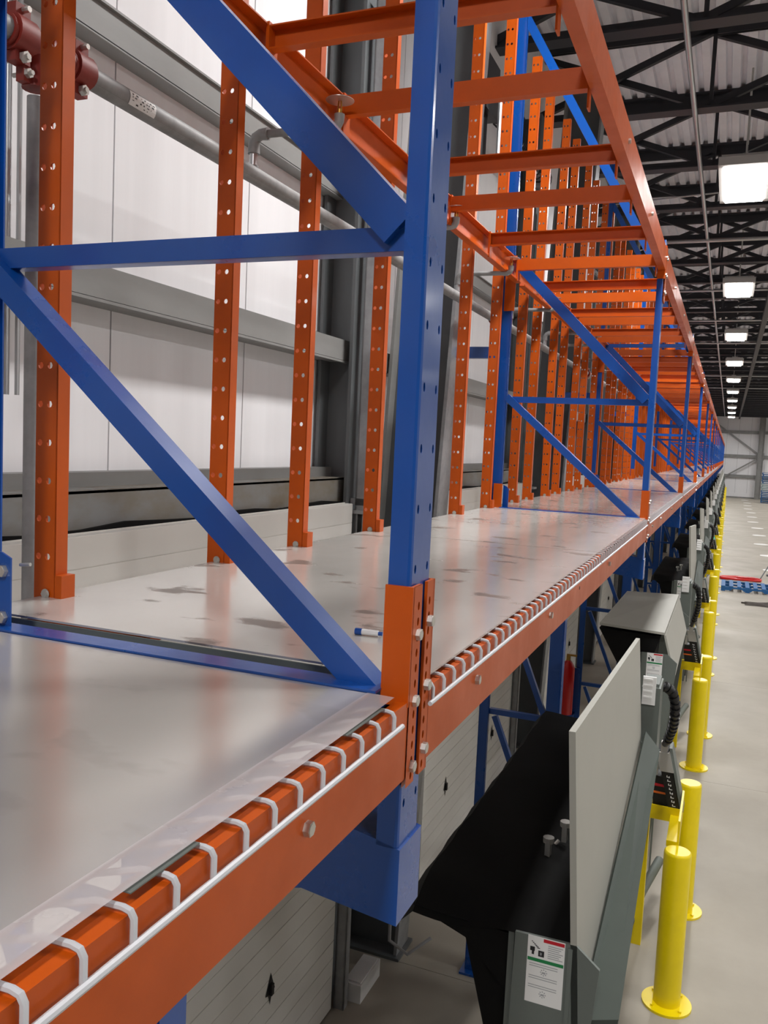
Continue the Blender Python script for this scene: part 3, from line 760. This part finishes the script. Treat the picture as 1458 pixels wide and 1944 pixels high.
sprinklers()

# ================================================================== dock levelers
def levelers():
    def side(b):
        b.prism([(-.145, ZF), (.03, ZF), (.10, -2.1), (.165, -1.30), (.085, -1.236), (-.12, -1.24)], 'y', 0, .012)
        b.box(-.145, -.125, .012, .14, ZF, -1.25); b.box(.02, .03, .012, .14, ZF, -1.6)
        b.box(.06, .075, -.004, 0, ZF, -1.25)
    SD = shared('side_frame', side, 'leveler_grey')
    def plate_up(b):
        t = .022
        def P(x, y, z): return (x, y, z)
        b.hexa([P(.115 - t, 0, -1.62), P(.115, 0, -1.62), P(.115, 2.25, -1.62), P(.115 - t, 2.25, -1.62),
                P(.037 - t, 0, -.516), P(.037, 0, -.516), P(.038, 2.25, -.654), P(.038 - t, 2.25, -.654)])
    PU = shared('deck_plate@u', plate_up, 'leveler_light')
    def flg(b):
        b.hexa([(.10, 0.02, -1.53), (.225, .02, -1.49), (.175, 2.27, -1.32), (.095, 2.27, -1.225),
                (.112, 0.02, -1.50), (.235, .02, -1.46), (.19, 2.27, -1.29), (.106, 2.27, -1.195)])
        b.box(.03, .045, .02, 2.27, -2.4, -1.6)
    FL = shared('lip_flange', flg, 'leveler_shaded')
    def stiff(b): b.prism([(.165, -1.31), (.19, -1.34), (.19, -1.9), (.16, -1.9)], 'y', 2.2, 2.3)
    def cover(b, xl=-.535):
        nx, ny = 14, 26
        xs = [xl + (.055 - xl) * i / nx for i in range(nx + 1)]
        idx = {}
        for j in range(ny + 1):
            v = j / ny
            for i in range(nx + 1):
                u = i / nx
                z = -1.205 + .03 * math.sin(v * 3.1) * math.sin(u * 3.1) + .008 * math.sin(9 * u + 7 * v) + .012 * math.sin(23 * v + 5 * u) * u
                if u > .62: z -= .03 * (u - .62) / .38
                if j == 0: z -= .055 + .025 * math.sin(u * 6.5)
                if j == 1: z -= .012
                if i == 0: z -= .05
                idx[i, j] = len(b.v); b.v.append((xs[i] + .004 * math.sin(j * 1.7), 2.36 * v, z))
        for j in range(ny):
            for i in range(nx):
                b.f.append((idx[i, j], idx[i + 1, j], idx[i + 1, j + 1], idx[i, j + 1])); b.mi.append(0)
        # hanging near skirt, left skirt and belly
        b.hexa([(-.30, .02, -1.32), (-.12, .02, -1.50), (-.12, 2.3, -1.50), (-.30, 2.3, -1.32), (xl + .035, .02, -1.25), (.0, .02, -1.27), (.0, 2.3, -1.24), (xl + .035, 2.3, -1.24)])
        b.hexa([(-.16, .03, -1.85), (-.14, .03, -1.85), (-.14, 2.3, -1.85), (-.16, 2.3, -1.85), (-.30, .03, -1.33), (-.12, .03, -1.30), (-.12, 2.3, -1.30), (-.30, 2.3, -1.33)])
    CV = shared('cover', cover, 'black_fabric', True); CVN = shared('cover@n', lambda b: cover(b, -.42), 'black_fabric', True)
    # folded-down variant
    def plate_down(b):
        b.hexa([(-.475, 0, -1.055), (.05, 0, -1.075), (.05, 2.12, -1.075), (-.475, 2.12, -1.09), (-.475, 0, -1.035), (.05, 0, -1.055), (.05, 2.12, -1.055), (-.475, 2.12, -1.075)])
        b.hexa([(.14, .02, -1.42), (.155, .02, -1.42), (.155, 2.10, -1.42), (.14, 2.10, -1.42), (.045, .02, -1.085), (.06, .02, -1.08), (.06, 2.10, -1.08), (.045, 2.10, -1.085)])
    PD = shared('deck_plate@d', plate_down, 'leveler_light')
    def cover2(b):
        b.hexa([(-.32, .04, -1.36), (-.1, .04, -1.5), (-.1, 2.10, -1.5), (-.32, 2.10, -1.36), (-.48, .03, -1.085), (.02, .03, -1.1), (.02, 2.10, -1.1), (-.48, 2.10, -1.1)])
        b.hexa([(-.16, .05, -2.2), (-.13, .05, -2.2), (-.13, 2.10, -2.2), (-.16, 2.10, -2.2), (-.32, .05, -1.36), (-.1, .05, -1.4), (-.1, 2.10, -1.4), (-.32, 2.10, -1.36)])
    CV2 = shared('cover@d', cover2, 'black_fabric')
    def paper(b): b.box(-.075, .05, -.0012, 0, -1.472, -1.237)
    ST = shared('warning_label', paper, 'sticker_white')
    def printm(b):
        y = -.0016
        def q(x0, x1, z0, z1): b.quad((x0, y, z0), (x1, y, z0), (x1, y, z1), (x0, y, z1))
        b.cur = 0; q(-.022, .048, -1.252, -1.24)
        b.cur = 1; q(-.073, .048, -1.325, -1.313)
        b.cur = 2
        q(-.066, -.05, -1.29, -1.275); q(-.06, -.052, -1.302, -1.29); q(-.038, -.018, -1.305, -1.284)
        for k in range(6): q(-.062 + .004 * k, -.058 + .005 * k, -1.258 - .004 * k, -1.255 - .004 * k)
        b.cur = 3
        q(-.032, -.026, -1.3, -1.29)
        for k in range(7): q(-.006, .044 - .006 * (k % 3), -1.262 - .007 * k, -1.259 - .007 * k)
        for z in (-1.335, -1.343, -1.378, -1.386, -1.41, -1.418): q(-.066, .03, z, z + .003)
        for z in (-1.36, -1.438):
            for a in range(8):
                c, s_ = math.cos(a * math.pi / 4), math.sin(a * math.pi / 4)
                q(-.018 + c * .010, -.014 + c * .010, z + s_ * .010, z + .004 + s_ * .010)
            q(-.022, -.010, z - .003, z + .004)
    PRT = shared('label_print', printm, ['print_red', 'print_green', 'print_dark', 'print_grey'])
    LT = shared('latch', lambda b: b.box(-.02, .0, -.02, .02, -.03, .03).cyl((-.01, 0, .03), (-.01, 0, .05), .022, 10).cyl((-.03, -.01, -.03), (-.05, -.02, -.055), .008, 8), 'bolt_zinc')
    PP = shared('power_pack', lambda b: b.box(.06, .165, 2.36, 2.62, -1.42, -.96).box(.07, .155, 2.38, 2.6, -.96, -.94), 'leveler_grey')
    PT = shared('pack_plate', lambda b: [b.box(.066, .14, 2.33, 2.345, -1.055, -.89)] + [b.box(.07, .12, 2.324, 2.33, -.91 - .035 * i, -.90 - .035 * i) for i in range(4)], 'sticker_white')
    HS = shared('hose_stub', lambda b: b.tube([(.1, 2.45, -1.42), (.1, 2.45, -1.7), (.06, 2.5, -2.2), (.02, 2.5, ZF + .02)], .025, 8), 'black_plastic', True)
    for k in range(ND):
        y = 2.75 + DOCK * k
        if y > YFAR - 3: break
        down = (k == 1)
        lab = ('grey dock leveler nearest in view, plate raised over a black cover' if k == 0 else
               'grey dock leveler with its plate folded flat, second in the row' if down else
               'grey dock leveler with raised plate and black cover, %s in the row' % ordn(k + 1))
        t = thing('dock_leveler', lab, 'dock leveler', (0, y, 0), 'dock levelers')
        s0 = part('side_frame', SD, t); part('side_frame', SD, t, (0, 2.2, 0))
        st = part('warning_label', ST, s0, label='white warning sticker with red and green bands')
        if k < 5:
            part('label_print', PRT, s0)
        if down:
            part('deck_plate', PD, t); part('cover', CV2, t)
        else:
            part('deck_plate', PU, t); part('lip_flange', FL, t); part('cover', CV if k == 0 else CVN, t)
            part('latch', LT, t, (-.06, .63, -1.15)); part('latch', LT, t, (-.10, .49, -1.165))
        pk = part('power_pack', PP, t); part('pack_plate', PT, pk); part('hose', HS, t)
levelers()

# ------------------------------------------------------------------ bollards, guards, controls
def bollards():
    ps = shared('bollard_post', lambda b: b.tube([(0, 0, 0), (0, 0, 1.005), (0, 0, 1.02), (0, 0, 1.026)], [.084, .084, .081, .074], 28), 'yellow_paint', True)
    bs = shared('base_plate@b', lambda b: b.cyl((0, 0, 0), (0, 0, .016), .155, 32), 'yellow_paint', True)
    ab = shared('anchor_bolt', lambda b: [b.cyl((.12 * math.cos(a), .12 * math.sin(a), .016), (.12 * math.cos(a), .12 * math.sin(a), .028), .011, 6) for a in (.8, 2.37, 3.94, 5.5)], 'yellow_paint')
    n = 0
    for k in range(ND):
        for (x, y) in ((.318, 5.56), (.345, 6.80)):
            yy = y + (DOCK + .02) * k
            if yy > YFAR - 1: continue
            n += 1
            t = thing('bollard', 'yellow round steel bollard on a base plate, %s from the camera' % ordn(n), 'bollard', (x, yy, ZF), 'yellow bollards')
            part('post', ps, t); part('base_plate', bs, t)
            if k < 3: part('anchor_bolts', ab, t)
    gb = shared('cross_rail', lambda b: b.box(.05, .31, -.12, .06, -2.12, -2.06).box(.05, .31, -.13, -.12, -2.14, -2.04), 'yellow_paint')
    gl = shared('leg@guard', lambda b: b.box(.03, .10, -.045, .045, ZF, -2.1), 'yellow_paint')
    gr = shared('side_rail', lambda b: b.box(.24, .315, -.55, -.13, -2.13, -2.09).box(.305, .318, -.55, .0, -2.13, -1.95), 'yellow_paint')
    hous = shared('control_body', lambda b: b.hexa([(-.075, -.05, 0), (.04, -.05, 0), (.04, .09, 0), (-.075, .09, 0), (-.105, -.04, .215), (.02, -.04, .215), (.02, .10, .215), (-.105, .10, .215)]), 'black_plastic')
    lid = shared('control_lid', lambda b: b.hexa([(.03, -.075, .0), (.105, -.075, .0), (.105, .11, .0), (.03, .11, .0), (-.075, -.06, .40), (.0, -.06, .41), (.0, .10, .41), (-.075, .10, .40)]), 'black_plastic')
    tp = shared('cap@control', lambda b: b.hexa([(-.046, -.088, .27), (.046, -.088, .27), (.046, -.03, .27), (-.046, -.03, .27), (-.074, -.078, .40), (.012, -.078, .40), (.012, -.03, .40), (-.074, -.03, .40)]).box(-.05, -.005, -.07, -.02, .40, .47), 'bolt_zinc')
    bk = shared('back_panel', lambda b: b.hexa([(.107, -.07, .0), (.127, -.07, .0), (.127, .11, .0), (.107, .11, .0), (.004, -.055, .43), (.024, -.055, .43), (.024, .1, .43), (.004, .1, .43)]), 'leveler_grey')
    red = shared('stripe@r', lambda b: b.box(-.108, .01, -.048, -.044, .145, .163), 'print_red')
    ora = shared('stripe@o', lambda b: b.box(-.095, .03, -.052, -.046, .095, .108), 'print_orange')
    pap = shared('paper_tag', lambda b: b.box(-.125, -.06, -.030, -.026, .215, .33), 'sticker_white')
    def letters(b):
        rnd = random.Random(2)
        for i in range(8):
            f = .03 + i * .028
            x = .07 - f * .26
            b.box(x - .011, x + .011, -.0765 + .035 * f, -.0745 + .035 * f, f, f + .004)
            b.box(x - .011, x - .006, -.0765 + .035 * f, -.0745 + .035 * f, f, f + .014)
            if i % 2: b.box(x + .004, x + .009, -.0765 + .035 * f, -.0745 + .035 * f, f - .004, f + .01)
    let = shared('lettering', letters, 'sticker_white')
    ring = shared('hose_ring', lambda b: b.cyl((0, 0, -.011), (0, 0, .011), .032, 12), 'black_plastic', True)
    for k in range(ND):
        y = 6.2 + (DOCK + .02) * k
        if y > YFAR - 2: break
        n_ = ordn(k + 1)
        t = thing('barrier_guard', 'yellow steel guard rail beside the %s bollard pair' % n_, 'guard rail', (0, y, 0), 'yellow guard rails')
        part('cross_rail', gb, t); part('leg', gl, t); part('side_rail', gr, t)
        t = thing('control_box', 'black control box tilted on the %s yellow guard' % n_, 'control box', (.195, y - .05, -2.06), 'dock control boxes')
        part('body', hous, t); part('lid', lid, t); part('back_panel', bk, t)
        if k < 6:
            part('cap', tp, t); part('stripe', red, t, label='red stripe'); part('stripe', ora, t, label='orange stripe'); part('paper_tag', pap, t); part('lettering', let, t)
        if k == 4: part('lamp', shared('led', lambda b: b.box(-.03, .03, -.09, -.08, .3, .36), 'led_green'), t, label='small green signal light')
        if k < 5:
            pts = [(.10, -.80, -1.05), (.17, -.78, -1.02), (.215, -.76, -1.05), (.238, -.74, -1.12), (.24, -.70, -1.20), (.236, -.62, -1.28), (.225, -.52, -1.36), (.205, -.42, -1.44), (.19, -.3, -1.52), (.17, -.11, -1.60)]
            t = thing('flexible_hose', 'black ribbed cable hose by the %s control box' % n_, 'hose', (0, y, 0), 'ribbed hoses')
            part('core', shared('hose_core', lambda b: b.tube(pts, .024, 10), 'black_plastic', True), t)
            for j in range(len(pts) - 2):
                p = (Vector(pts[j + 1]) + Vector(pts[j])) / 2
                for q in (0.15, .65):
                    a = Vector(pts[j]).lerp(Vector(pts[j + 1]), q); d = (Vector(pts[j + 1]) - Vector(pts[j])).normalized()
                    part('ring', ring, t, a, d.to_track_quat('Z', 'Y').to_euler())
            cp_ = [(-.01, -.15, ZF), (.0, -.12, -3.0), (.03, .02, -2.92), (.07, .2, -2.85), (.12, .4, -2.8), (.16, .62, -2.78)]
            t = solo('floor_conduit', shared('floor_conduit', lambda b: b.tube(cp_, .035, 10), 'leveler_grey', True), 'grey bent conduit rising from the floor by the %s guard' % n_, 'conduit', (0, y, 0), 'floor conduits')
bollards()

# ------------------------------------------------------------------ floor markers and loose things in the aisle
def aisle():
    d = shared('floor_marker', lambda b: b.cyl((0, 0, 0), (0, 0, .003), .30, 28), 'floor_dot', True)
    for i in range(12):
        solo('floor_marker', d, 'white round floor marker, %s of the row down the aisle' % ordn(i + 1), 'floor marker', (2.0 + .06 * math.sin(i * 2.1), 34.2 + 4.47 * i - 4.47, ZF), 'white floor markers')
    def pallet(name, label, loc, sx, sy, mats, rot=0, group=None):
        t = thing(name, label, 'pallet', loc, group, (0, 0, rot))
        bd = shared('board%.2f%s' % (sx, mats), lambda b: b.box(-sx / 2, sx / 2, -.05, .05, .118, .14), mats)
        st = shared('stringer%.2f%s' % (sy, mats), lambda b: b.prism([(-sy / 2, .022), (-sy / 2, .118), (sy / 2, .118), (sy / 2, .022), (sy * .32, .022), (sy * .28, .07), (sy * .1, .07), (sy * .06, .022), (-sy * .06, .022), (-sy * .1, .07), (-sy * .28, .07), (-sy * .32, .022)], 'x', -.025, .025), mats)
        lo = shared('boardlo%.2f%s' % (sx, mats), lambda b: b.box(-sx / 2, sx / 2, -.05, .05, 0, .022), mats)
        for j in range(7): part('deck_board', bd, t, (0, -sy / 2 + .05 + (sy - .1) * j / 6, 0))
        for x_ in (-sx / 2 + .025, 0, sx / 2 - .025): part('stringer', st, t, (x_, 0, 0))
        for j in range(3): part('bottom_board', lo, t, (0, -sy / 2 + .05 + (sy - .1) * j / 2, 0))
        return t
    pallet('pallet', 'blue pallet lying alone on the aisle floor', (1.14, 24.8, ZF), 1.2, 1.3, 'pallet_blue', math.pi / 2)
    def redt(b):
        b.tube([(-.55, 0, .03), (-.5, -.22, .035), (-.1, -.3, .05), (.35, -.26, .05), (.55, -.12, .04), (.57, .1, .04), (.4, .24, .05), (-.1, .26, .05), (-.5, .16, .035), (-.55, 0, .03)], .035, 10)
        b.tube([(-.5, -.05, .04), (0, .0, .06), (.5, .02, .05)], .03, 8); b.box(-.1, .45, -.06, .06, .03, .09)
    solo('red_sled', shared('red_sled', redt, 'extinguisher_red', True), 'red oval tubular frame lying behind the blue pallet', 'hand truck', (.98, 26.7, ZF))
    def cloth(b):
        nx, ny = 12, 8; o = len(b.v)
        for j in range(ny + 1):
            for i in range(nx + 1):
                u, v = i / nx, j / ny
                z = .005 + .13 * max(0, math.sin(math.pi * u)) * max(0, math.sin(math.pi * v)) * (.6 + .4 * math.sin(7 * u + 4 * v))
                b.v.append((-.5 + u * 1.1, -.3 + v * .6 + .05 * math.sin(6 * u), z))
        for j in range(ny):
            for i in range(nx):
                a = o + j * (nx + 1) + i; b.f.append((a, a + 1, a + nx + 2, a + nx + 1)); b.mi.append(0)
        b.box(-.58, -.42, -.03, .03, .002, .03)
    solo('dark_bag', shared('dark_bag', cloth, 'cloth_brown', True), 'crumpled dark brown bag on the aisle floor before the pallet', 'bag', (1.55, 22.4, ZF))
    solo('dark_rod', shared('dark_rod', lambda b: b.cyl((0, 0, .02), (.35, .9, .55), .018, 8).cyl((.35, .9, .55), (.4, 1.03, .6), .03, 8).box(.2, .6, .9, 1.1, .0, .05), 'column_grey'), 'thin dark rod leaning near the red frame', 'rod', (1.55, 27.2, ZF))
    for i in range(17):
        pallet('stacked_pallet', 'blue pallet in the tall stack by the end wall, %s from the floor' % ordn(i + 1), (3.75 + .03 * math.sin(i * 3), 76.5, ZF + .146 * i), 1.3, 1.2, 'pallet_pale' if i in (7, 8, 9, 10) else 'pallet_blue', 0, 'stacked pallets')
    t = thing('fire_extinguisher', 'red fire extinguisher standing behind a blue support column', 'extinguisher', (-1.04, 9.30, -2.5))
    part('cylinder', shared('ext_body', lambda b: b.tube([(0, 0, 0), (0, 0, .52), (0, 0, .57), (0, 0, .60)], [.075, .075, .05, .025], 16), 'extinguisher_red', True), t)
    part('valve', shared('ext_valve', lambda b: b.box(-.02, .02, -.02, .02, .6, .65).box(-.02, .09, -.012, .012, .65, .67), 'brass'), t)
    part('bracket', shared('ext_bracket', lambda b: b.box(-.09, .09, -.03, .09, -.03, 0).box(-.09, .12, .09, .107, -.03, .5), 'blue_paint'), t)
aisle()
